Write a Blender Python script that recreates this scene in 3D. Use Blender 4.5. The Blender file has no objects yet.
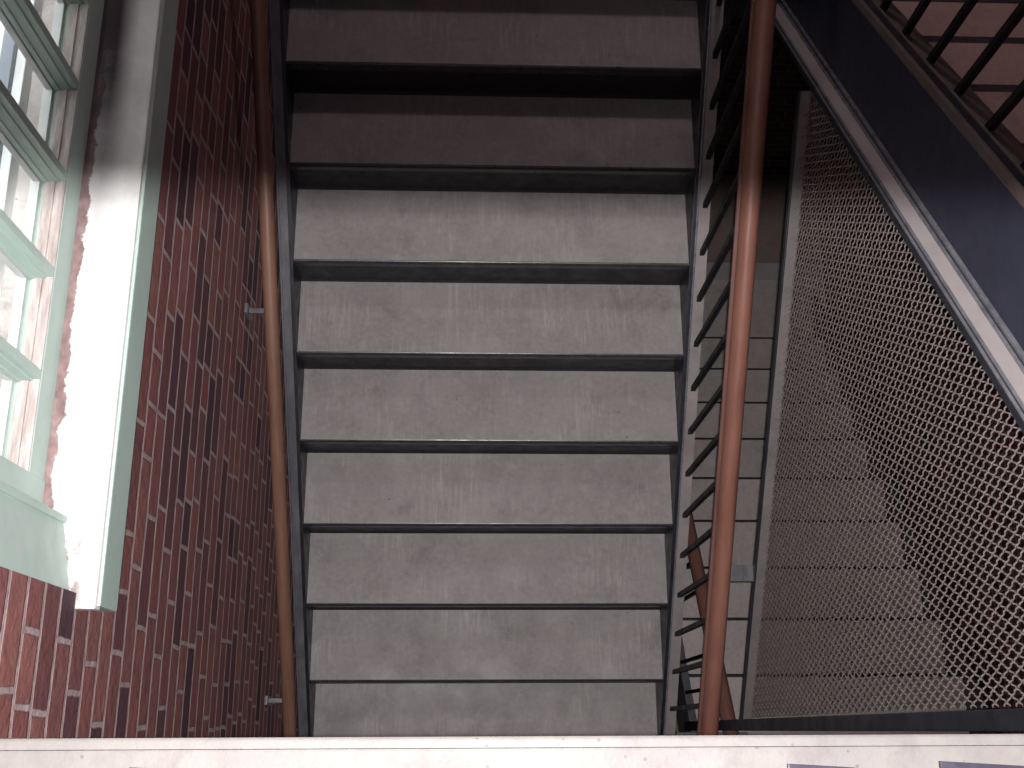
import bpy, bmesh, math, random
from mathutils import Vector, Matrix
random.seed(7)
scn = bpy.context.scene
COL = scn.collection
ZC = 6.468                       # eye height above the lowest floor
def V(x, y, z): return Vector((x, y, z + ZC))   # numbers below are measured from the eye

# ---------------------------------------------------------------- camera
cd = bpy.data.cameras.new('camera'); cam = bpy.data.objects.new('camera', cd); COL.objects.link(cam)
cd.sensor_width = 36; cd.lens = 1100 / 1024 * 36; cd.clip_start = 0.02
M = Matrix(((0.99927019, -0.00429689, 0.03795561), (-0.00728825, 0.95395057, 0.2998753), (-0.0374963, -0.29993308, 0.95322305)))
cam.matrix_world = Matrix.Translation(V(0, 0, 0)) @ M.transposed().to_4x4()
scn.camera = cam
# ---------------------------------------------------------------- world, lights, exposure
w = bpy.data.worlds.new('world'); scn.world = w; w.use_nodes = True
bg = w.node_tree.nodes['Background']; bg.inputs[0].default_value = (0.80, 0.70, 1.0, 1); bg.inputs[1].default_value = 0.02
scn.view_settings.view_transform = 'Standard'; scn.view_settings.look = 'None'
scn.view_settings.exposure = 0.0; scn.view_settings.gamma = 1.0; scn.view_settings.use_curve_mapping = False
def light(name, kind, loc, power, color=(1, 1, 1), direction=None):
    d = bpy.data.lights.new(name, kind); o = bpy.data.objects.new(name, d); COL.objects.link(o)
    o.location = loc; d.energy = power; d.color = color
    if direction: o.rotation_euler = Vector(direction).to_track_quat('-Z', 'Y').to_euler()
    return d
a = math.radians(28.3)
fl = light('flash_light', 'SPOT', V(0, 0, 0.04), 325, (1.0, 0.955, 0.965), (0, -math.cos(a), -math.sin(a)))
fl.spot_size = math.pi; fl.spot_blend = 0.055; fl.shadow_soft_size = 0.008
sp = light('flash_spill', 'POINT', V(0, 0.0, 0.04), 9, (1.0, 0.86, 0.95)); sp.shadow_soft_size = 0.01
ld = light('landing_lamp', 'POINT', V(0.75, 3.2, -0.15), 33, (1.0, 0.80, 0.86)); ld.shadow_soft_size = 0.12   # over the upper landing
dl = light('daylight_outside', 'AREA', V(-1.04, 1.0, -0.85), 9, (0.95, 0.97, 1.0), (-0.02, 0, -1))
dl.shape = 'RECTANGLE'; dl.size = 3.2; dl.size_y = 0.52
dl.spread = math.radians(22)
sk = light('sky_through_window', 'AREA', V(-1.35, 1.5, -1.05), 5, (0.93, 1.0, 0.97), (1, -0.1, -0.75)); sk.shape = 'RECTANGLE'; sk.size = 1.6; sk.size_y = 0.5

# ---------------------------------------------------------------- node materials
def mat(name, rough=0.6, spec=0.4, metal=0.0):
    m = bpy.data.materials.new(name); m.use_nodes = True
    nt = m.node_tree; b = nt.nodes['Principled BSDF']
    b.inputs['Roughness'].default_value = rough; b.inputs['Metallic'].default_value = metal
    b.inputs['Specular IOR Level'].default_value = spec
    return m, nt, b
def N(nt, t, **kw):
    n = nt.nodes.new(t)
    for k, v in kw.items():
        if k in n.inputs: n.inputs[k].default_value = v
        else: setattr(n, k, v)
    return n
def ramp(nt, src, stops):
    r = nt.nodes.new('ShaderNodeValToRGB'); e = r.color_ramp.elements
    while len(e) < len(stops): e.new(0.5)
    for q, (p, c) in zip(e, stops): q.position = p; q.color = (*c, 1)
    nt.links.new(src, r.inputs[0]); return r.outputs[0]
def pos(nt, scale=(1, 1, 1), loc=(0, 0, 0)):
    g = nt.nodes.new('ShaderNodeNewGeometry'); m = nt.nodes.new('ShaderNodeMapping')
    m.inputs['Scale'].default_value = scale; m.inputs['Location'].default_value = loc
    nt.links.new(g.outputs['Position'], m.inputs[0]); return m.outputs[0]
def noise(nt, vec, scale, detail=4, rough=0.55, dist=0.0):
    n = N(nt, 'ShaderNodeTexNoise', Scale=scale, Detail=detail, Roughness=rough, Distortion=dist)
    nt.links.new(vec, n.inputs['Vector']); return n.outputs['Fac']
def mix(nt, fac, c1, c2, mode='MIX'):
    n = nt.nodes.new('ShaderNodeMix'); n.data_type = 'RGBA'; n.blend_type = mode
    for s, v in ((n.inputs[0], fac), (n.inputs[6], c1), (n.inputs[7], c2)):
        if isinstance(v, (int, float)): s.default_value = v
        elif isinstance(v, tuple): s.default_value = (*v, 1)
        else: nt.links.new(v, s)
    return n.outputs[2]
def bump(nt, b, h, strength, dist=0.004):
    n = N(nt, 'ShaderNodeBump', Strength=strength, Distance=dist)
    nt.links.new(h, n.inputs['Height']); nt.links.new(n.outputs[0], b.inputs['Normal'])

def concrete(name, c1, c2, scr=0.25, dark=(0.06, 0.05, 0.05)):
    m, nt, b = mat(name, 0.5, 0.35)
    p = pos(nt)
    base = ramp(nt, noise(nt, p, 5.5, 6, 0.65), [(0.3, c1), (0.7, c2)])
    base = mix(nt, ramp(nt, noise(nt, p, 60, 3, 0.6), [(0.35, (0, 0, 0)), (0.75, (0.45, 0.45, 0.45))]), base, tuple(v * 1.25 for v in c2))
    # fans of fine scuffs and trowel strokes, two directions, each in its own patches
    for ang_, off, k in ((0.9, 1.7, 0.0), (-0.75, 4.1, 5.0)):
        mp = nt.nodes.new('ShaderNodeMapping'); mp.inputs['Rotation'].default_value = (0, 0, ang_); mp.inputs['Scale'].default_value = (55, 5, 5); mp.inputs['Location'].default_value = (off, k, 0)
        g = nt.nodes.new('ShaderNodeNewGeometry'); nt.links.new(g.outputs['Position'], mp.inputs[0])
        msk = ramp(nt, noise(nt, pos(nt, (1, 1, 1), (off, k, 0)), 4.0, 2), [(0.52, (0, 0, 0)), (0.64, (1, 1, 1))])
        sc = mix(nt, 1.0, ramp(nt, noise(nt, mp.outputs[0], 1.6, 3, 0.6, 0.5), [(0.5, (0, 0, 0)), (0.72, (scr,) * 3)]), msk, 'MULTIPLY')
        base = mix(nt, sc, base, tuple(min(1, v * 1.9) for v in c2))
    blot = ramp(nt, noise(nt, pos(nt, (1, 1, 1), (7, 2, 1)), 7, 6, 0.7, 0.3), [(0.55, (0, 0, 0)), (0.75, (0.5,) * 3)])
    base = mix(nt, blot, base, tuple(v * 0.55 for v in c1))
    blot2 = ramp(nt, noise(nt, pos(nt, (1, 1, 1), (1, 9, 4)), 14, 7, 0.72, 0.4), [(0.55, (0, 0, 0)), (0.72, (0.4,) * 3)])
    base = mix(nt, blot2, base, tuple(v * 1.35 for v in c2))
    vo = N(nt, 'ShaderNodeTexVoronoi', Scale=11.0); nt.links.new(p, vo.inputs['Vector'])
    dots = ramp(nt, vo.outputs['Distance'], [(0.018, (1, 1, 1)), (0.035, (0, 0, 0))])
    base = mix(nt, dots, base, dark)
    vw = N(nt, 'ShaderNodeTexVoronoi', Scale=7.0); nt.links.new(pos(nt, (1, 1, 1), (3.1, 1.7, 0.4)), vw.inputs['Vector'])
    base = mix(nt, ramp(nt, vw.outputs['Distance'], [(0.010, (1, 1, 1)), (0.02, (0, 0, 0))]), base, (0.6, 0.58, 0.55))
    nt.links.new(base, b.inputs['Base Color'])
    nt.links.new(ramp(nt, noise(nt, p, 9, 4), [(0.3, (0.42,) * 3), (0.7, (0.62,) * 3)]), b.inputs['Roughness'])
    bump(nt, b, noise(nt, p, 45, 6, 0.7), 0.35, 0.003)
    return m
M_tread = concrete('worn_concrete_tread', (0.225, 0.204, 0.200), (0.305, 0.285, 0.278), 0.3)
M_tread_low = concrete('lower_concrete_tread', (0.37, 0.325, 0.31), (0.47, 0.42, 0.40), 0.1)
M_tread_up = concrete('upper_concrete_tread', (0.36, 0.255, 0.22), (0.45, 0.33, 0.29), 0.12)

def painted(name, c1, c2, rough=0.4, sc=(1, 1, 1), scale=14, spec=0.45, b_s=0.15, scratch=None):
    m, nt, b = mat(name, rough, spec)
    p = pos(nt, sc)
    base = ramp(nt, noise(nt, p, scale, 6, 0.65), [(0.32, c1), (0.7, c2)])
    if scratch:
        s = ramp(nt, noise(nt, pos(nt, (60, 3, 3)), 3, 5, 0.7, 0.6), [(0.66, (0, 0, 0)), (0.74, (0.75,) * 3)])
        base = mix(nt, s, base, scratch)
    nt.links.new(base, b.inputs['Base Color'])
    nt.links.new(ramp(nt, noise(nt, pos(nt), 22, 4), [(0.3, (rough * 0.8,) * 3), (0.7, (min(1, rough * 1.35),) * 3)]), b.inputs['Roughness'])
    bump(nt, b, noise(nt, pos(nt), 70, 4), b_s, 0.002)
    return m
M_black = painted('black_steel_paint', (0.012, 0.013, 0.018), (0.027, 0.030, 0.042), 0.38, scratch=(0.10, 0.10, 0.11))
M_riser = painted('black_riser_paint', (0.013, 0.012, 0.015), (0.026, 0.025, 0.029), 0.5)
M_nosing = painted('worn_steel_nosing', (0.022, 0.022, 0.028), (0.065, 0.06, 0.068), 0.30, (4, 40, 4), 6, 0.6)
M_navy = painted('navy_stringer_paint', (0.023, 0.027, 0.046), (0.037, 0.041, 0.068), 0.42, scale=3.0, scratch=(0.09, 0.095, 0.13))
M_dusty = painted('dusty_grey_steel', (0.135, 0.122, 0.118), (0.20, 0.182, 0.175), 0.5, scale=7)
M_upflange = painted('brown_grey_steel', (0.10, 0.085, 0.078), (0.16, 0.135, 0.125), 0.5, scale=9)
M_ledge = painted('pale_grey_flange_paint', (0.33, 0.305, 0.295), (0.42, 0.395, 0.385), 0.4, scale=5)
M_flange = painted('worn_flange_paint', (0.23, 0.205, 0.20), (0.34, 0.31, 0.30), 0.5, scale=9)
M_slate = painted('slate_grey_steel', (0.075, 0.077, 0.088), (0.16, 0.157, 0.168), 0.4, (3, 1, 1), 9, scratch=(0.25, 0.25, 0.26))
M_wire = painted('grey_painted_wire', (0.17, 0.145, 0.137), (0.25, 0.215, 0.203), 0.45, scale=30)
M_bead = painted('shiny_bead_steel', (0.10, 0.105, 0.12), (0.2, 0.2, 0.22), 0.28, scale=20, spec=0.7)
M_baluster = painted('black_baluster_paint', (0.007, 0.007, 0.009), (0.014, 0.014, 0.018), 0.5, spec=0.25)
M_sage = painted('pale_green_paint', (0.36, 0.47, 0.42), (0.42, 0.54, 0.485), 0.42, scale=4, b_s=0.25)
M_iron = painted('purple_grey_iron', (0.030, 0.026, 0.042), (0.06, 0.052, 0.075), 0.4, scale=30)

def wood(name, c1, c2, rough=0.35):
    m, nt, b = mat(name, rough, 0.5)
    base = ramp(nt, noise(nt, pos(nt, (26, 2.2, 3.0)), 3, 6, 0.65, 0.4), [(0.3, c1), (0.72, c2)])
    base = mix(nt, ramp(nt, noise(nt, pos(nt), 2.7, 3), [(0.45, (0, 0, 0)), (0.75, (0.5,) * 3)]), base, tuple(v * 1.35 for v in c2))
    nt.links.new(base, b.inputs['Base Color'])
    bump(nt, b, noise(nt, pos(nt, (40, 6, 6)), 5, 4), 0.12, 0.002)
    return m
M_rail = wood('red_brown_rail', (0.20, 0.085, 0.06), (0.28, 0.13, 0.095), 0.42)
M_rail_left = wood('orange_brown_rail', (0.125, 0.064, 0.042), (0.20, 0.105, 0.068), 0.45)
M_rail_low = wood('lower_brown_rail', (0.13, 0.06, 0.045), (0.20, 0.095, 0.07), 0.45)

def brick(name, hue=1.0):
    """bricks laid in courses; each course is shifted at random and some stretchers are pairs of headers"""
    m, nt, b = mat(name, 0.78, 0.25)
    def L(v, sock):
        if isinstance(v, (int, float)): sock.default_value = v
        else: nt.links.new(v, sock)
    def mth(op, a=0, b_=0, c=0):
        n = nt.nodes.new('ShaderNodeMath'); n.operation = op
        for v, k in ((a, 0), (b_, 1), (c, 2)): L(v, n.inputs[k])
        return n.outputs[0]
    def wn(x, y):
        c = nt.nodes.new('ShaderNodeCombineXYZ'); L(x, c.inputs[0]); L(y, c.inputs[1])
        n = nt.nodes.new('ShaderNodeTexWhiteNoise'); n.noise_dimensions = '2D'; nt.links.new(c.outputs[0], n.inputs['Vector']); return n.outputs['Value']
    g = nt.nodes.new('ShaderNodeNewGeometry'); s = nt.nodes.new('ShaderNodeSeparateXYZ')
    nt.links.new(g.outputs['Position'], s.inputs[0])
    H, W, J = 0.0668, 0.212, 0.0105
    z = mth('MULTIPLY_ADD', noise(nt, pos(nt), 5.0, 3), 0.014, s.outputs[2])
    y = mth('ADD', s.outputs[0], s.outputs[1]); y = mth('MULTIPLY_ADD', noise(nt, pos(nt, (1, 1, 1), (3, 3, 3)), 9.0, 2), 0.012, y)
    zr = mth('DIVIDE', z, H); row = mth('FLOOR', zr); fz = mth('FRACT', zr)
    yr = mth('ADD', mth('DIVIDE', y, W), mth('ADD', mth('MULTIPLY', row, 0.5), mth('MULTIPLY', wn(row, 3.7), 0.42)))
    col = mth('FLOOR', yr); fy = mth('FRACT', yr)
    split = mth('GREATER_THAN', wn(col, row), 0.72)
    f2 = mth('FRACT', mth('MULTIPLY', fy, 2.0)); half = mth('MULTIPLY', mth('FLOOR', mth('MULTIPLY', fy, 2.0)), split)
    dz = mth('MULTIPLY', mth('MINIMUM', fz, mth('SUBTRACT', 1.0, fz)), H)
    dy1 = mth('MULTIPLY', mth('MINIMUM', fy, mth('SUBTRACT', 1.0, fy)), W)
    dy2 = mth('MULTIPLY', mth('MINIMUM', f2, mth('SUBTRACT', 1.0, f2)), W / 2)
    dy2 = mth('ADD', dy2, mth('MULTIPLY', mth('SUBTRACT', 1.0, split), 1.0))
    d = mth('MINIMUM', dz, mth('MINIMUM', dy1, dy2))
    rough_edge = mth('MULTIPLY_ADD', noise(nt, pos(nt), 60, 4, 0.7), 0.005, mth('SUBTRACT', d, 0.0025))
    mr = nt.nodes.new('ShaderNodeMapRange'); mr.inputs['From Min'].default_value = J / 2 - 0.0012; mr.inputs['From Max'].default_value = J / 2 + 0.0012
    mr.inputs['To Min'].default_value = 1; mr.inputs['To Max'].default_value = 0; nt.links.new(rough_edge, mr.inputs['Value']); mask = mr.outputs[0]
    rnd = wn(mth('MULTIPLY_ADD', half, 0.37, mth('ADD', col, 0.11)), mth('ADD', row, 0.53))
    body = ramp(nt, rnd, [(0.0, (0.19, 0.078, 0.078)), (0.28, (0.215, 0.08, 0.072)), (0.5, (0.26, 0.115, 0.10)), (0.68, (0.15, 0.058, 0.060)), (0.83, (0.105, 0.047, 0.055)), (1.0, (0.055, 0.030, 0.042))])
    body = mix(nt, ramp(nt, noise(nt, pos(nt), 16, 5, 0.7), [(0.4, (0, 0, 0)), (0.75, (0.6,) * 3)]), body, (0.10, 0.045, 0.048))
    mort = ramp(nt, noise(nt, pos(nt), 30, 4), [(0.3, (0.27, 0.21, 0.205)), (0.7, (0.42, 0.33, 0.32))])
    base = mix(nt, mask, body, mort)
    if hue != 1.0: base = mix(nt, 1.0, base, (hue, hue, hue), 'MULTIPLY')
    nt.links.new(base, b.inputs['Base Color'])
    bump(nt, b, mth('MULTIPLY_ADD', mask, -1.0, noise(nt, pos(nt), 55, 5)), 0.6, 0.006)
    return m
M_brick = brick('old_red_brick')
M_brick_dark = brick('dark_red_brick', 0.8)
M_floor = concrete('brown_concrete_floor', (0.20, 0.15, 0.135), (0.27, 0.205, 0.185), 0.05)

def plaster(name, c1, c2, stain, lo, hi):
    m, nt, b = mat(name, 0.55, 0.35)
    p = pos(nt)
    base = ramp(nt, noise(nt, p, 9, 6, 0.65), [(0.35, c1), (0.65, c2)])
    base = mix(nt, ramp(nt, noise(nt, pos(nt, (1, 1, 1), (4.2, 0.3, 0)), 11, 7, 0.72, 0.5), [(lo, (0, 0, 0)), (hi, (0.8,) * 3)]), base, stain)
    vo = N(nt, 'ShaderNodeTexVoronoi', Scale=45.0); nt.links.new(p, vo.inputs['Vector'])
    base = mix(nt, ramp(nt, vo.outputs['Distance'], [(0.07, (0.7,) * 3), (0.12, (0, 0, 0))]), base, stain)
    nt.links.new(base, b.inputs['Base Color'])
    bump(nt, b, noise(nt, p, 60, 6, 0.7), 0.4, 0.003)
    return m
M_outside = plaster('weathered_outside_ledge', (0.42, 0.375, 0.36), (0.58, 0.525, 0.505), (0.20, 0.155, 0.14), 0.46, 0.70)
M_cream = plaster('cream_gloss_paint', (0.19, 0.181, 0.172), (0.235, 0.225, 0.21), (0.12, 0.10, 0.105), 0.5, 0.85)
# the inner sill: white paint peeled off along the sash, bare brown wood under it
M_sill, nt, b = mat('peeling_white_sill_paint', 0.5, 0.4)
p = pos(nt)
white = ramp(nt, noise(nt, p, 10, 6, 0.65), [(0.3, (0.62, 0.62, 0.60)), (0.6, (0.80, 0.80, 0.78))])
s = nt.nodes.new('ShaderNodeSeparateXYZ'); nt.links.new(p, s.inputs[0])
nz = noise(nt, p, 17, 7, 0.7)
m1 = nt.nodes.new('ShaderNodeMath'); m1.operation = 'MULTIPLY_ADD'; m1.inputs[1].default_value = 0.045
nt.links.new(nz, m1.inputs[0]); nt.links.new(s.outputs[0], m1.inputs[2])
peel = ramp(nt, m1.outputs[0], [(0.0, (1, 1, 1)), (1.0, (1, 1, 1))])
mr = nt.nodes.new('ShaderNodeMapRange'); mr.inputs['From Min'].default_value = -0.6605; mr.inputs['From Max'].default_value = -0.6575
mr.inputs['To Min'].default_value = 1; mr.inputs['To Max'].default_value = 0
nt.links.new(m1.outputs[0], mr.inputs['Value'])
brown = ramp(nt, noise(nt, p, 40, 5), [(0.3, (0.16, 0.10, 0.10)), (0.7, (0.34, 0.24, 0.23))])
grime = ramp(nt, noise(nt, pos(nt, (1, 1, 1), (0, 5, 2)), 14, 7, 0.75), [(0.6, (0, 0, 0)), (0.75, (0.6,) * 3)])
base = mix(nt, grime, white, (0.42, 0.37, 0.32)); base = mix(nt, mr.outputs[0], base, brown)
# soot along the sash towards the far end, and scuffed dirt at the near end
def band(axis, lo, hi):
    q_ = nt.nodes.new('ShaderNodeMapRange'); q_.inputs['From Min'].default_value = lo; q_.inputs['From Max'].default_value = hi
    nt.links.new(s.outputs[axis], q_.inputs['Value']); return q_.outputs[0]
def mul(a_, b2):
    q_ = nt.nodes.new('ShaderNodeMath'); q_.operation = 'MULTIPLY'; nt.links.new(a_, q_.inputs[0])
    if isinstance(b2, float): q_.inputs[1].default_value = b2
    else: nt.links.new(b2, q_.inputs[1])
    return q_.outputs[0]
soot = mul(mul(band(1, 0.78, 1.15), band(0, -0.628, -0.665)), ramp(nt, noise(nt, p, 8, 5, 0.6), [(0.3, (0.6,) * 3), (0.6, (1, 1, 1))]))
base = mix(nt, soot, base, (0.07, 0.055, 0.06))
near = mul(mul(band(1, 0.36, 0.27), band(0, -0.605, -0.63)), ramp(nt, noise(nt, p, 38, 6, 0.7), [(0.46, (0, 0, 0)), (0.56, (0.9,) * 3)]))
base = mix(nt, near, base, (0.20, 0.15, 0.13))
nt.links.new(base, b.inputs['Base Color']); bump(nt, b, noise(nt, p, 50, 6, 0.7), 0.4, 0.003)
# bare grey-brown weathered wood on the bottom rail of the sash
M_bare = painted('bare_weathered_wood', (0.30, 0.25, 0.23), (0.58, 0.53, 0.50), 0.6, (8, 1, 1), 14, b_s=0.4)
M_putty = painted('white_putty', (0.72, 0.72, 0.72), (0.86, 0.86, 0.85), 0.5, scale=10)
M_storm = painted('grey_storm_frame', (0.20, 0.22, 0.26), (0.27, 0.29, 0.33), 0.45, scale=8)
M_glass = bpy.data.materials.new('window_glass'); M_glass.use_nodes = True
nt = M_glass.node_tree; nt.nodes.clear()
o_ = nt.nodes.new('ShaderNodeOutputMaterial'); mx = nt.nodes.new('ShaderNodeMixShader'); tr = nt.nodes.new('ShaderNodeBsdfTransparent')
gl = nt.nodes.new('ShaderNodeBsdfGlossy'); gl.inputs['Roughness'].default_value = 0.03;
tr.inputs[0].default_value = (0.94, 0.96, 0.95, 1)
mx.inputs[0].default_value = 0.05; nt.links.new(tr.outputs[0], mx.inputs[1]); nt.links.new(gl.outputs[0], mx.inputs[2]); nt.links.new(mx.outputs[0], o_.inputs[0])

# ---------------------------------------------------------------- mesh helpers
class MB:
    def __init__(s, origin=(0, 0, 0)): s.bm = bmesh.new(); s.o = Vector(origin)
    def box(s, x0, x1, y0, y1, z0, z1, bev=0.0):
        t = bmesh.new(); bmesh.ops.create_cube(t, size=1)
        for v in t.verts: v.co = Vector(((x0 + x1) / 2 + v.co.x * (x1 - x0), (y0 + y1) / 2 + v.co.y * (y1 - y0), (z0 + z1) / 2 + v.co.z * (z1 - z0)))
        s._add(t, bev); return s
    def prism(s, pts, x0, x1, bev=0.0):           # polygon given in (y, z), extruded along x
        t = bmesh.new(); A = [t.verts.new((x0, y, z)) for y, z in pts]; B = [t.verts.new((x1, y, z)) for y, z in pts]
        n = len(pts); t.faces.new(A); t.faces.new(B[::-1])
        for i in range(n): t.faces.new((A[i], B[i], B[(i + 1) % n], A[(i + 1) % n]))
        bmesh.ops.recalc_face_normals(t, faces=t.faces); s._add(t, bev); return s
    def sweep(s, prof, p0, p1, up=(0, 0, 1)):      # profile (side, up) swept from p0 to p1
        p0, p1 = Vector(p0), Vector(p1); d = (p1 - p0).normalized(); side = d.cross(Vector(up)).normalized(); u = side.cross(d)
        t = bmesh.new(); A = [t.verts.new(p0 + side * a + u * b) for a, b in prof]; B = [t.verts.new(p1 + side * a + u * b) for a, b in prof]
        n = len(prof); t.faces.new(A); t.faces.new(B[::-1])
        for i in range(n): t.faces.new((A[i], B[i], B[(i + 1) % n], A[(i + 1) % n]))
        bmesh.ops.recalc_face_normals(t, faces=t.faces); s._add(t, 0); return s
    def tube(s, pts, r, n=8):
        t = bmesh.new(); rings = []; pts = [Vector(p) for p in pts]
        for i, p in enumerate(pts):
            d = (pts[min(i + 1, len(pts) - 1)] - pts[max(i - 1, 0)]).normalized()
            a = d.cross(Vector((0.31, 0.17, 0.93))).normalized(); c = d.cross(a)
            rings.append([t.verts.new(p + (a * math.cos(6.28318 * k / n) + c * math.sin(6.28318 * k / n)) * r) for k in range(n)])
        for i in range(len(rings) - 1):
            for k in range(n): t.faces.new((rings[i][k], rings[i][(k + 1) % n], rings[i + 1][(k + 1) % n], rings[i + 1][k]))
        t.faces.new(rings[0][::-1]); t.faces.new(rings[-1])
        bmesh.ops.recalc_face_normals(t, faces=t.faces); s._add(t, 0); return s
    def _add(s, t, bev):
        if bev > 0: bmesh.ops.bevel(t, geom=list(t.edges), offset=bev, segments=2, affect='EDGES', profile=0.7)
        me = bpy.data.meshes.new('x'); t.to_mesh(me); t.free(); s.bm.from_mesh(me); bpy.data.meshes.remove(me)
    def build(s, name, m, parent=None, smooth=False):
        off = s.o
        for v in s.bm.verts: v.co -= off; v.co.z += 0
        me = bpy.data.meshes.new(name); s.bm.to_mesh(me); s.bm.free(); me.materials.append(m)
        if smooth:
            for f in me.polygons: f.use_smooth = True
            me.set_sharp_from_angle(angle=math.radians(40))
        o = bpy.data.objects.new(name, me); COL.objects.link(o)
        if parent is not None:
            o.parent = parent
            if parent.type == 'MESH': o.location = (0, 0, 0)
        else: o.location = V(*off)
        return o
def thing(name, label, cat, loc, group=None, kind=None):
    o = bpy.data.objects.new(name, None); COL.objects.link(o); o.location = V(*loc); o.empty_display_size = 0.1
    if kind: o['kind'] = kind
    if label: o['label'] = label
    if cat: o['category'] = cat
    if group: o['group'] = group
    return o
def struct(o, label=None):
    o['kind'] = 'structure'
    if label: o['label'] = label
    return o
def dup(o, dx=(0, 0, 0)):                          # a copy of a part and its sub-parts, moved by dx
    c = o.copy(); COL.objects.link(c); c.location = o.location + Vector(dx)
    for ch in o.children:
        k = ch.copy(); COL.objects.link(k); k.parent = c
    return c

RUN, RISE = 0.2585, 0.172
S = RISE / RUN
def nl(y): return -2.984 + (y - 1.977) * S          # nosing line, middle flight (climbs away)
def ll(y): return -4.92 - (y - 0.23) * S            # nosing line, lower flight (drops away)
SU = 0.71
def ul(y): return -1.98 - (y - 1.16) * SU           # nosing line, upper flight (drops away)
WL, WR = -0.625, 2.27                               # brick walls
XS = 0.985                                          # inner face of the lower and upper flights

# ---------------------------------------------------------------- the shell
FZ = -6.468
f = MB((0, 0, FZ)); f.box(-0.95, 2.52, -1.6, 3.75, FZ - 0.2, FZ); struct(f.build('floor', M_floor), 'brown concrete floor at the foot of the lowest flight')
# left wall with the window opening: opening y 0.2..3.6, from the sill upwards
SY0, SY1, SZ = 0.196, 2.60, -1.797
ww = MB((WL, 0, FZ))
ww.box(WL - 0.32, WL, -1.6, 3.52, FZ - 0.05, SZ - 0.045)
ww.box(WL - 0.32, WL, -1.6, SY0 + 0.015, SZ - 0.045, 1.2)
ww.box(WL - 0.32, WL, SY1, 3.52, SZ - 0.045, 1.2)
struct(ww.build('wall_left', M_brick), 'old red brick wall with the window in it')
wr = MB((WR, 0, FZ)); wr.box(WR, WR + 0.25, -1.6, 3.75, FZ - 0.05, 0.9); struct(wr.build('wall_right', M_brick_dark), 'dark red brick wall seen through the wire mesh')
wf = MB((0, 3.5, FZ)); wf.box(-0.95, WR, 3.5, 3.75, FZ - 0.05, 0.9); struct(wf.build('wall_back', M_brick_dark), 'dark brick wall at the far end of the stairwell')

# ---------------------------------------------------------------- window
win = thing('window_1', 'pale green multi-pane sash window above the peeling white sill', None, (WL, SY0, SZ), kind='structure')
W0 = (WL, SY0, SZ)
def wpart(mb, name, m, parent=win, smooth=False): return mb.build(name, m, parent, smooth)
def wb(): return MB(W0)
ztop = 0.9
# casing board on the wall beside the window, near side, with a bead along its inner edge
c = wb(); c.box(WL - 0.09, WL - 0.010, 0.209, 0.330, SZ, ztop, 0.003)
for v in c.bm.verts:
    if v.co.x > WL - 0.02: v.co.x -= 0.024 * (v.co.y - 0.209) / 0.12
casing = wpart(c, 'casing', M_sage)
c = wb(); c.box(WL - 0.045, WL - 0.028, 0.322, 0.334, SZ + 0.001, ztop, 0.003); wpart(c, 'bead', M_sage, casing)
c = wb(); c.box(-0.74, WL - 0.060, 0.30, 0.352, SZ + 0.0006, ztop - 0.001, 0.003); wpart(c, 'jamb', M_sage)
c = wb(); c.box(-0.74, WL - 0.006, SY1 - 0.12, SY1 + 0.01, SZ, ztop, 0.003); wpart(c, 'casing', M_sage)
# sill: stained white board, green apron under its edge
c = wb(); c.box(-0.76, -0.594, 0.186, SY1, SZ - 0.028, SZ, 0.004); sill = wpart(c, 'sill', M_sill); sill['label'] = 'white sill with peeling paint and bare brown wood'
c = wb()
c.box(-0.624, -0.589, 0.191, SY1, SZ - 0.100, SZ - 0.010, 0.004)
wpart(c, 'sill_apron', M_sage, sill)
# sash: stile, bottom rail with worn top, muntins, panes
RT = -1.729                                          # top of the bottom rail
XI, XG = -0.698, -0.737                              # inner face of the sash, glass
c = wb(); c.box(-0.752, XI, 0.345, SY1 - 0.1, SZ - 0.001, RT - 0.004, 0.002); rail = wpart(c, 'bottom_rail', M_sage)
c = wb()
c.box(XG + 0.004, XI - 0.001, 0.35, SY1 - 0.1, RT - 0.006, RT, 0.002)
c.box(XG + 0.004, XI - 0.017, 0.35, SY1 - 0.1, RT - 0.004, RT + 0.0045, 0.002)
t = wpart(c, 'worn_ledge', M_bare, rail); t['label'] = 'bare weathered strip on top of the rail'
c = wb(); c.prism([(0.35, RT - 0.008), (0.35, RT + 0.007), (SY1 - 0.1, RT + 0.007), (SY1 - 0.1, RT - 0.008)], XG - 0.019, XG - 0.0032); wpart(c, 'putty_line', M_putty, rail)
c = wb(); c.box(-0.751, XI + 0.003, 0.335, 0.392, SZ + 0.0005, ztop, 0.003); wpart(c, 'stile', M_sage)
ys = [0.554 + 0.1795 * k for k in range(11)]
proto = None
def muntin(y):
    m_ = wb()
    m_.box(XG, XI, y - 0.008, y + 0.008, RT - 0.002, ztop, 0.002)
    m_.box(XG + 0.006, XI - 0.012, y - 0.0115, y + 0.0115, RT - 0.002, ztop, 0.002)
    m_.box(XG, XG + 0.010, y - 0.014, y + 0.014, RT - 0.002, ztop, 0.002)
    return wpart(m_, 'muntin', M_sage)
m0 = muntin(ys[0])
c = wb(); c.prism([(ys[0] - 0.014, RT), (ys[0] + 0.014, RT), (ys[0] + 0.014, ztop), (ys[0] - 0.014, ztop)], XG - 0.015, XG - 0.003, 0.003)
wpart(c, 'putty_line', M_putty, m0)
c = wb(); c.box(XG - 0.0030, XG, ys[0] - 0.178, ys[0], RT - 0.003, ztop); g0 = wpart(c, 'glass_pane', M_glass)
for y in ys[1:]:
    dup(m0, (0, y - ys[0], 0)); dup(g0, (0, y - ys[0], 0))
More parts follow.
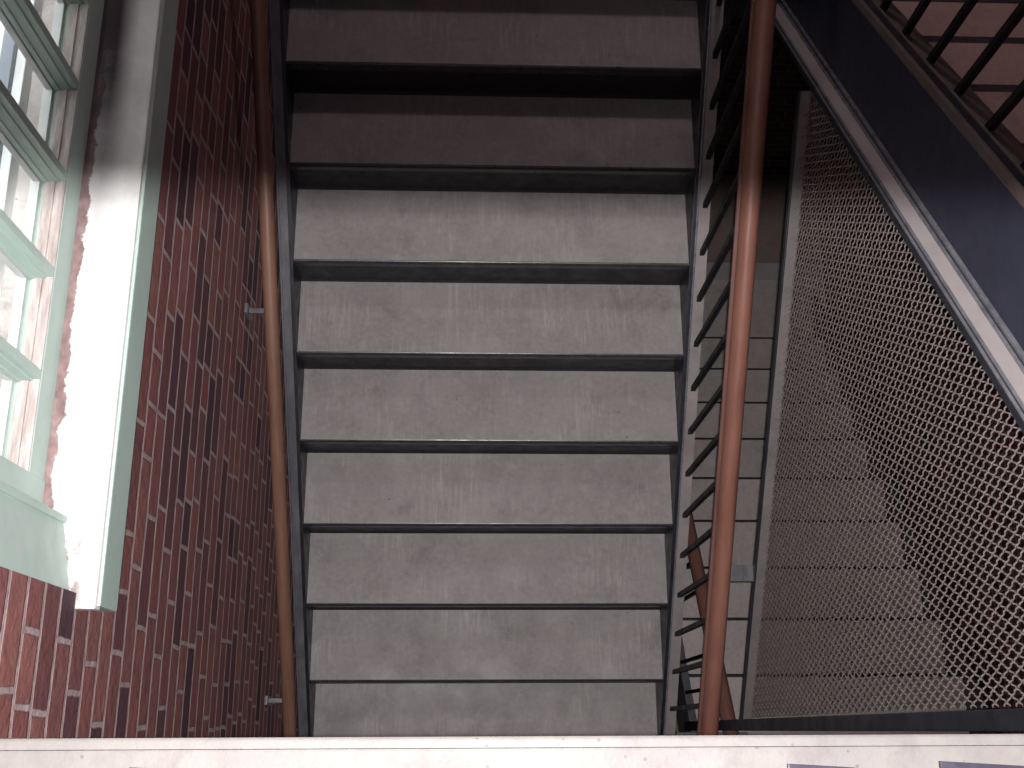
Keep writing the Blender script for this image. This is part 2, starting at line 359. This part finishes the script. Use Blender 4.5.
# outside: stained ledge and the rails of an outer frame lying along it
c = wb(); c.prism([(-0.6, -1.84), (3.4, -1.84), (3.4, -2.0), (-0.6, -2.0)], -1.9, -0.765); wpart(c, 'outer_ledge', M_outside)
c = wb(); c.box(-0.873, -0.850, 0.0, 3.0, -1.85, -1.79, 0.003); of = wpart(c, 'outer_frame', M_storm); of['label'] = 'grey outer frame rail'
c = wb(); c.box(-0.850, -0.832, 0.0, 3.0, -1.85, -1.805, 0.003); c.box(-0.895, -0.873, 0.0, 3.0, -1.85, -1.80, 0.003); wpart(c, 'white_edge', M_putty, of)

# ---------------------------------------------------------------- flights
def flight(root, O, x0, x1, ks, ny, nzf, away, mt, rise=RISE, run=RUN, nw=0.010):
    """one tread is built with its nosing, then copied; away=+1 climbs away from the eye, -1 drops away"""
    def o(): return MB(O)
    y, z = ny(ks[0]), nzf(ks[0])
    d = -away                                        # direction the steps face (towards -y when climbing away)
    yf, yb = y, y + away * (run + 0.02)
    lo, hi = min(yf, yb), max(yf, yb)
    t = o(); t.prism([(yf + away * (nw - 0.001), z), (yb, z), (yb, z - 0.045), (yf + away * (nw - 0.001), z - 0.045)], x0, x1, 0.002)
    tr = t.build('tread', mt, root)
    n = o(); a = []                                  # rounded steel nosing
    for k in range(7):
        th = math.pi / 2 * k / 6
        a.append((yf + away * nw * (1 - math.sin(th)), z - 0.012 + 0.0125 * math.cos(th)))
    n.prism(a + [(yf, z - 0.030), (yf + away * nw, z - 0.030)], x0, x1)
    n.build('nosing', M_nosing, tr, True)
    r = o(); yr = yf + away * 0.010
    r.prism([(yr, z - 0.028), (yr + away * 0.012, z - 0.028), (yr + away * 0.012, z - rise - 0.002), (yr, z - rise - 0.002)], x0, x1)
    r.prism([(yr, z - rise - 0.002), (yr, z - rise + 0.010), (yr - away * 0.007, z - rise + 0.0005)], x0, x1)
    rs = r.build('riser', M_riser, root)
    for k in ks[1:]:
        dd = (0, ny(k) - y, nzf(k) - z)
        dup(tr, dd); dup(rs, dd)

# middle flight
OM = (0.07, 0.0, nl(0))
mid = thing('staircase', 'middle flight of worn grey concrete treads between the brick wall and the red-brown rail', 'stairs', OM)
flight(mid, OM, -0.581, 0.719, list(range(0, 10)), lambda k: 1.977 - RUN * k, lambda k: -2.984 - RISE * k, 1, M_tread)
ya, yb_ = -0.62, 2.24
def plate(x0, x1, ya, yb, line, up, dn, O, name, m, root, bev=0.002):
    q = MB(O); q.prism([(ya, line(ya) + dn), (yb, line(yb) + dn), (yb, line(yb) + up), (ya, line(ya) + up)], x0, x1, bev)
    return q.build(name, m, root)
s1 = plate(0.719, 0.738, ya, yb_, nl, 0.010, -0.30, OM, 'stringer', M_black, mid)
q = MB(OM)
q.prism([(ya, nl(ya) + 0.004), (yb_, nl(yb_) + 0.004), (yb_, nl(yb_) + 0.012), (ya, nl(ya) + 0.012)], 0.737, 0.775, 0.002); q.build('top_flange', M_flange, s1)
plate(0.730, 0.737, ya, yb_, nl, 0.018, -0.01, OM, 'flange_edge', M_bead, s1)
s2 = plate(-0.600, -0.581, ya, yb_, nl, 0.012, -0.30, OM, 'stringer', M_black, mid)
q = MB(OM)
q.prism([(ya, nl(ya) + 0.002), (yb_, nl(yb_) + 0.002), (yb_, nl(yb_) + 0.014), (ya, nl(ya) + 0.014)], -0.6235, -0.592, 0.002)
q.prism([(ya, nl(ya) + 0.01), (yb_, nl(yb_) + 0.01), (yb_, nl(yb_) + 0.022), (ya, nl(ya) + 0.022)], -0.6235, -0.617, 0.002); q.build('top_flange', M_slate, s2)

# landing at the foot of the middle flight and head of the lower flight
OL = (0.8, -0.8, -4.92 + RISE)
LZ = -4.92 + RISE
land = thing('stair_landing', 'dark steel-edged landing where the middle and lower flights meet', 'landing', (0.8, -0.8, LZ))
q = MB((0.8, -0.8, LZ)); q.box(-0.60, WR - 0.01, -1.5, -0.66, LZ - 0.12, LZ - 0.002, 0.003); q.box(0.98, WR - 0.01, -0.67, -0.03, LZ - 0.12, LZ - 0.002, 0.003); q.build('slab', M_tread_low, land)
q = MB((0.8, -0.8, LZ)); q.box(0.66, 1.10, -0.055, -0.012, -4.62, -4.50, 0.004); q.build('edge_beam', M_dusty, land)
q = MB((0.8, -0.8, LZ)); q.box(0.66, 0.80, -0.06, -0.005, -4.50, -4.40, 0.004); q.build('newel_foot', M_black, land)

# lower flight
OB = (1.6, 0.23, -4.92)
low = thing('staircase', 'lowest flight of dusty grey treads far below behind the mesh screen', 'stairs', OB)
flight(low, OB, 0.955, 2.17, list(range(-1, 9)), lambda k: 0.23 + RUN * k, lambda k: -4.92 - RISE * k, -1, M_tread_low, nw=0.015)
q = MB(OB); q.box(0.74, WR - 0.01, 2.745, 2.86, FZ, FZ + 0.012, 0.003); q.build('threshold_strip', M_ledge, low)
q = MB(OB); q.box(0.955, WR - 0.01, 2.32, 2.745, FZ, FZ + 0.006, 0.001); q.build('foot_pad', M_tread_low, low)
plate(0.922, 0.955, -0.03, 2.6, ll, 0.02, -0.26, OB, 'stringer', M_slate, low)
plate(2.17, 2.20, -0.03, 2.62, ll, 0.10, -0.26, OB, 'stringer', M_black, low)

# upper flight
OU = (1.6, 1.16, -1.98)
up = thing('staircase', 'upper flight of brownish treads behind the navy blue stringer at top right', 'stairs', OU)
flight(up, OU, 1.005, 2.20, list(range(-6, 4)), lambda k: 1.16 + RUN * k, lambda k: -1.98 - RUN * SU * k, -1, M_tread_up, rise=RUN * SU, nw=0.026)
yu0, yu1 = -0.35, 2.22
sw = plate(XS, XS + 0.018, yu0, yu1, ul, 0.068, -0.250, OU, 'stringer', M_navy, up)
sw['label'] = 'navy blue painted face of the stringer'
def tilt(q):
    for v in q.bm.verts: v.co.z += (v.co.x - (XS - 0.063)) * 0.42
q = MB(OU)   # lower flange, a wide grey ledge with two beads on each edge
def strip(q, x0, x1, up_, dn_, bev=0.002): q.prism([(yu0, ul(yu0) + dn_), (yu1, ul(yu1) + dn_), (yu1, ul(yu1) + up_), (yu0, ul(yu0) + up_)], x0, x1, bev)
strip(q, XS - 0.060, XS + 0.002, -0.240, -0.252); tilt(q); q.build('bottom_flange', M_ledge, sw)
q = MB(OU); strip(q, XS - 0.063, XS - 0.060, -0.238, -0.254, 0.001); strip(q, XS - 0.0545, XS - 0.0515, -0.239, -0.241, 0); strip(q, XS - 0.0115, XS - 0.0085, -0.239, -0.241, 0); tilt(q); q.build('flange_groove', M_black, sw)
q = MB(OU)
strip(q, XS - 0.060, XS - 0.055, -0.235, -0.244, 0.0015); strip(q, XS - 0.051, XS - 0.046, -0.236, -0.244, 0.0015)
strip(q, XS - 0.018, XS - 0.012, -0.236, -0.244, 0.0015); strip(q, XS - 0.008, XS + 0.0, -0.232, -0.244, 0.0015)
tilt(q); q.build('flange_beads', M_bead, sw, True)
q = MB(OU); strip(q, XS + 0.0, XS + 0.075, 0.072, 0.062); q.build('top_flange', M_upflange, sw)
q = MB(OU); strip(q, XS - 0.010, XS + 0.002, 0.076, 0.050, 0.003); strip(q, XS + 0.022, XS + 0.028, 0.077, 0.066, 0.002); q.build('top_bead', M_upflange, sw, True)
q = MB(OU); strip(q, XS + 0.004, XS + 0.020, 0.074, 0.070, 0); q.build('top_groove', M_black, sw)

# upper landing, where the middle flight arrives and the upper flight starts
UZ = -2.984 + RISE
OQ = (0.8, 2.24, UZ)
ul_ = thing('stair_landing', 'dark upper landing at the top edge of the view behind the flights', 'landing', OQ)
q = MB(OQ); q.box(WL + 0.003, WR - 0.003, 2.262, 3.497, UZ - 0.10, UZ, 0.003); q.build('slab', M_tread, ul_)
q = MB(OQ); q.box(0.74, XS - 0.002, 2.242, 2.262, UZ - 0.26, UZ + 0.012, 0.003); q.build('edge_beam', M_black, ul_)
q = MB(OQ); q.box(-0.58, 0.718, 2.236, 2.262, UZ - 0.172, UZ, 0.003); q.build('top_riser', M_riser, ul_)

# ---------------------------------------------------------------- railings
RP = [(-0.023, -0.020), (0.023, -0.020), (0.027, -0.006), (0.0255, 0.006), (0.017, 0.019), (0.007, 0.025), (-0.007, 0.025), (-0.017, 0.019), (-0.0255, 0.006), (-0.027, -0.006)]
def sub(profile, k): return [(a_ * k, b_ * k) for a_, b_ in profile]
OR = (0.757, 0, nl(0))
rl = thing('stair_railing', 'red-brown wooden handrail on black balusters beside the middle flight', 'railing', OR)
hp = lambda y: nl(y) + 0.70
q = MB(OR); q.sweep(RP, (0.760, -0.25, hp(-0.25)), (0.760, 2.30, hp(2.30))); hr = q.build('handrail', M_rail, rl, True)
q = MB(OR); q.sweep([(-0.030, -0.030), (0.026, -0.030), (0.026, -0.019), (-0.030, -0.019)], (0.757, -0.25, hp(-0.25)), (0.757, 2.30, hp(2.30))); q.build('rail_strap', M_rail_low, hr)
y0 = 1.235 - 0.12925 * 11
q = MB(OR); q.box(0.749, 0.765, y0 - 0.008, y0 + 0.008, nl(y0) + 0.005, hp(y0) - 0.022, 0.002); b0 = q.build('baluster', M_baluster, rl)
for k in range(1, 19):
    y = y0 + 0.12925 * k; c_ = b0.copy(); COL.objects.link(c_); c_.location = (0, y - y0, nl(y) - nl(y0))
# lower railing
XL_ = 0.93
OLR = (XL_ + 0.01, 0.2, ll(0.2))
lr = thing('stair_railing', 'dull brown handrail of the lowest flight seen between the red-brown rail and mesh', 'railing', OLR)
lp = lambda y: ll(y) + 0.70
q = MB(OLR); q.sweep(RP, (XL_ + 0.002, -0.06, lp(-0.06)), (XL_ + 0.002, 2.6, lp(2.6))); q.build('handrail', M_rail_low, lr, True)
y0 = 0.02
q = MB(OLR); q.box(XL_ - 0.005, XL_ + 0.009, y0 - 0.007, y0 + 0.007, ll(y0) + 0.0, lp(y0) - 0.02, 0.002); b0 = q.build('baluster', M_baluster, lr)
for k in range(1, 20):
    y = y0 + 0.12925 * k; c_ = b0.copy(); COL.objects.link(c_); c_.location = (0, y - y0, ll(y) - ll(y0))
# upper railing (its handrail is above the frame)
OUR = (1.02, 1.16, ul(1.16))
ur = thing('stair_railing', 'dark square balusters standing on the navy stringer of the upper flight', 'railing', OUR)
y0 = 1.71 - 0.1450 * 12
q = MB(OUR); q.box(1.012, 1.028, y0 - 0.008, y0 + 0.008, ul(y0) + 0.071, ul(y0) + 0.80, 0.002); b0 = q.build('baluster', M_baluster, ur)
for k in range(1, 16):
    y = y0 + 0.145 * k; c_ = b0.copy(); COL.objects.link(c_); c_.location = (0, y - y0, ul(y) - ul(y0))
q = MB(OUR); q.sweep(RP, (1.02, -0.05, ul(-0.05) + 0.82), (1.02, 2.2, ul(2.2) + 0.82)); q.build('handrail', M_rail, ur, True)
# wall handrail on the left
XW = -0.549
OW = (XW, 0, nl(0) + 0.72)
wh = thing('wall_handrail', 'orange-brown round wooden handrail bracketed to the left brick wall', 'handrail', OW)
wp = lambda y: nl(y) + 0.725
q = MB(OW)
q.sweep([(0.0200 * math.cos(2 * math.pi * k / 16), 0.0200 * math.sin(2 * math.pi * k / 16)) for k in range(16)], (XW, -0.3, wp(-0.3)), (XW, 3.0, wp(3.0)))
q.build('rail', M_rail_left, wh, True)
q = MB(OW); yb = 0.09
def bracket(q, y):
    z = wp(y) - 0.055
    q.box(WL - 0.002, WL + 0.008, y - 0.014, y + 0.014, z - 0.045, z + 0.03, 0.002)
    q.box(WL, XW + 0.004, y - 0.007, y + 0.007, z - 0.004, z + 0.008, 0.002)
    q.box(XW - 0.006, XW + 0.006, y - 0.007, y + 0.007, z - 0.004, z + 0.036, 0.002)
bracket(q, yb); br = q.build('bracket', M_slate, wh)
for y in (1.115, 2.14):
    c_ = br.copy(); COL.objects.link(c_); c_.location = (0, y - yb, wp(y) - wp(yb))

# ---------------------------------------------------------------- wire mesh screen
OS = (XS - 0.06, 0.0, -3.9)
scr = thing('mesh_screen', 'crimped wire mesh guard filling the gap under the navy stringer', 'wire mesh guard', OS)
XM = XS - 0.060
lo_ = lambda y: -3.751 + y * 0.692       # top face of the bottom bar
ymax = 1.74
def clip(p, d):
    """part of the line p + t d inside the panel, as (t0, t1)"""
    t0, t1 = -9.0, 9.0
    for n, c0 in (((1, 0), 0.035), ((-1, 0), -ymax), ((-0.692, 1), -3.751 - 0.012), ((-SU, -1), -(ul(0) - 0.250))):
        a_ = n[0] * d[0] + n[1] * d[1]; b_ = n[0] * p[0] + n[1] * p[1] - c0
        if abs(a_) < 1e-9:
            if b_ < 0: return None
            continue
        t = -b_ / a_
        if a_ > 0: t0 = max(t0, t)
        else: t1 = min(t1, t)
    return (t0, t1) if t1 - t0 > 0.004 else None
ang = math.radians(26.5); ST = 0.0246
e1 = (-math.sin(ang), math.cos(ang)); e2 = (math.sin(ang), math.cos(ang))
bm = bmesh.new()
def wire(p, d, sgn):
    r = clip(p, d)
    if not r: return
    n = 4; h = ST / 8.0; i0 = math.ceil(r[0] / h); i1 = math.floor(r[1] / h)
    ts = [r[0]] + [i * h for i in range(i0, i1 + 1)] + [r[1]]
    px = (-d[1], d[0]); prev = None; R = 0.0019
    for t in ts:
        off = sgn * 0.0013 * math.cos(3 * math.pi * t / ST)
        y_, z_ = p[0] + d[0] * t, p[1] + d[1] * t
        # the crimp also swings the wire a little within the panel
        w_ = 0.0004 * math.sin(2 * math.pi * t / ST)
        ring = [bm.verts.new((XM + off + R * math.cos(a_), y_ + px[0] * (w_ + R * math.sin(a_)), z_ + px[1] * (w_ + R * math.sin(a_)) + ZC)) for a_ in (0.785, 2.356, 3.927, 5.498)]
        if prev:
            for k in range(n): bm.faces.new((prev[k], prev[(k + 1) % n], ring[(k + 1) % n], ring[k]))
        prev = ring
P0 = (0.03, -3.85)
for i in range(-140, 141):
    # crossings lie at P0 + i e2 ST + j e1 ST; phases alternate so the wires weave over and under
    for d, e in ((e1, e2), (e2, e1)):
        p_ = (P0[0] + e[0] * ST * i, P0[1] + e[1] * ST * i)
        sg = (1 if i % 2 == 0 else -1) * (1 if d is e1 else -1)
        wire(p_, d, sg)
bmesh.ops.recalc_face_normals(bm, faces=bm.faces)
me = bpy.data.meshes.new('wire_mesh')
for v in bm.verts: v.co -= V(*OS)
bm.to_mesh(me); bm.free(); me.materials.append(M_wire)
for f_ in me.polygons: f_.use_smooth = True
o = bpy.data.objects.new('wire_mesh', me); COL.objects.link(o); o.parent = scr
# flat bottom bar with the wire ends hooked over it
q = MB(OS); q.prism([(0.0, lo_(0.0) - 0.010), (1.665, lo_(1.665) - 0.010), (1.665, lo_(1.665)), (0.0, lo_(0.0))], XM - 0.028, XM + 0.004, 0.002)
fb = q.build('bottom_bar', M_dusty, scr)
q = MB(OS); q.prism([(0.0, lo_(0.0) - 0.03), (1.665, lo_(1.665) - 0.03), (1.665, lo_(1.665) + 0.001), (0.0, lo_(0.0) + 0.001)], XM - 0.032, XM - 0.027, 0.001)
q.build('bar_edge', M_black, fb)
q = MB(OS); yy = 0.04
while yy < 1.62:
    z = lo_(yy) + 0.002
    q.tube([(XM, yy + 0.004, z + 0.012), (XM - 0.003, yy + 0.002, z + 0.003), (XM - 0.012, yy, z + 0.001), (XM - 0.016, yy - 0.004, z)], 0.0014, 4); yy += 0.0235
q.build('wire_hooks', M_wire, fb)
q = MB(OS); q.box(XM - 0.030, XM + 0.028, -0.006, 0.030, -4.742, -0.2, 0.003); po = q.build('post', M_black, scr)
q = MB(OS); q.box(0.775, XM - 0.02, 0.442, 0.494, lo_(0.47) - 0.05, lo_(0.47) - 0.026, 0.003); q.build('spacer_bar', M_slate, scr)

# ---------------------------------------------------------------- pale ledge under the camera
LH = -1.4
OP = (0.3, -0.1, LH)
led = thing('parapet_ledge', 'cream painted ledge across the bottom of the view with a raised front lip', 'ledge', (0.3, -0.1, LH))
q = MB(OP); q.box(WL + 0.002, XS + 0.5, -0.30, -0.0209, LH - 0.12, LH - 0.004, 0.003); q.build('top_board', M_cream, led)
q = MB(OP)
n_ = 24; xs = [WL + 0.002 + (XS + 0.5 - WL) * k / n_ for k in range(n_ + 1)]
q.prism([(-0.0205, LH), (-0.012, LH + 0.0005), (-0.009, LH - 0.0005), (-0.0075, LH - 0.002), (-0.0075, LH - 0.05), (-0.0205, LH - 0.05)], WL + 0.002, XS + 0.5)
q.build('front_lip', M_cream, led, True)
for x0, x1, yf in ((-0.402, -0.372, -0.0405), (0.388, 0.47, -0.0405), (0.576, 0.72, -0.0385)):
    q = MB(OP); q.box(x0, x1, yf - 0.05, yf, LH - 0.006, LH + 0.003, 0.001)
    for v in q.bm.verts: v.co.y -= (v.co.x - x0) * 0.06
    q.build('iron_plate', M_iron, led)['label'] = 'dark purple-grey metal plate let into the ledge'
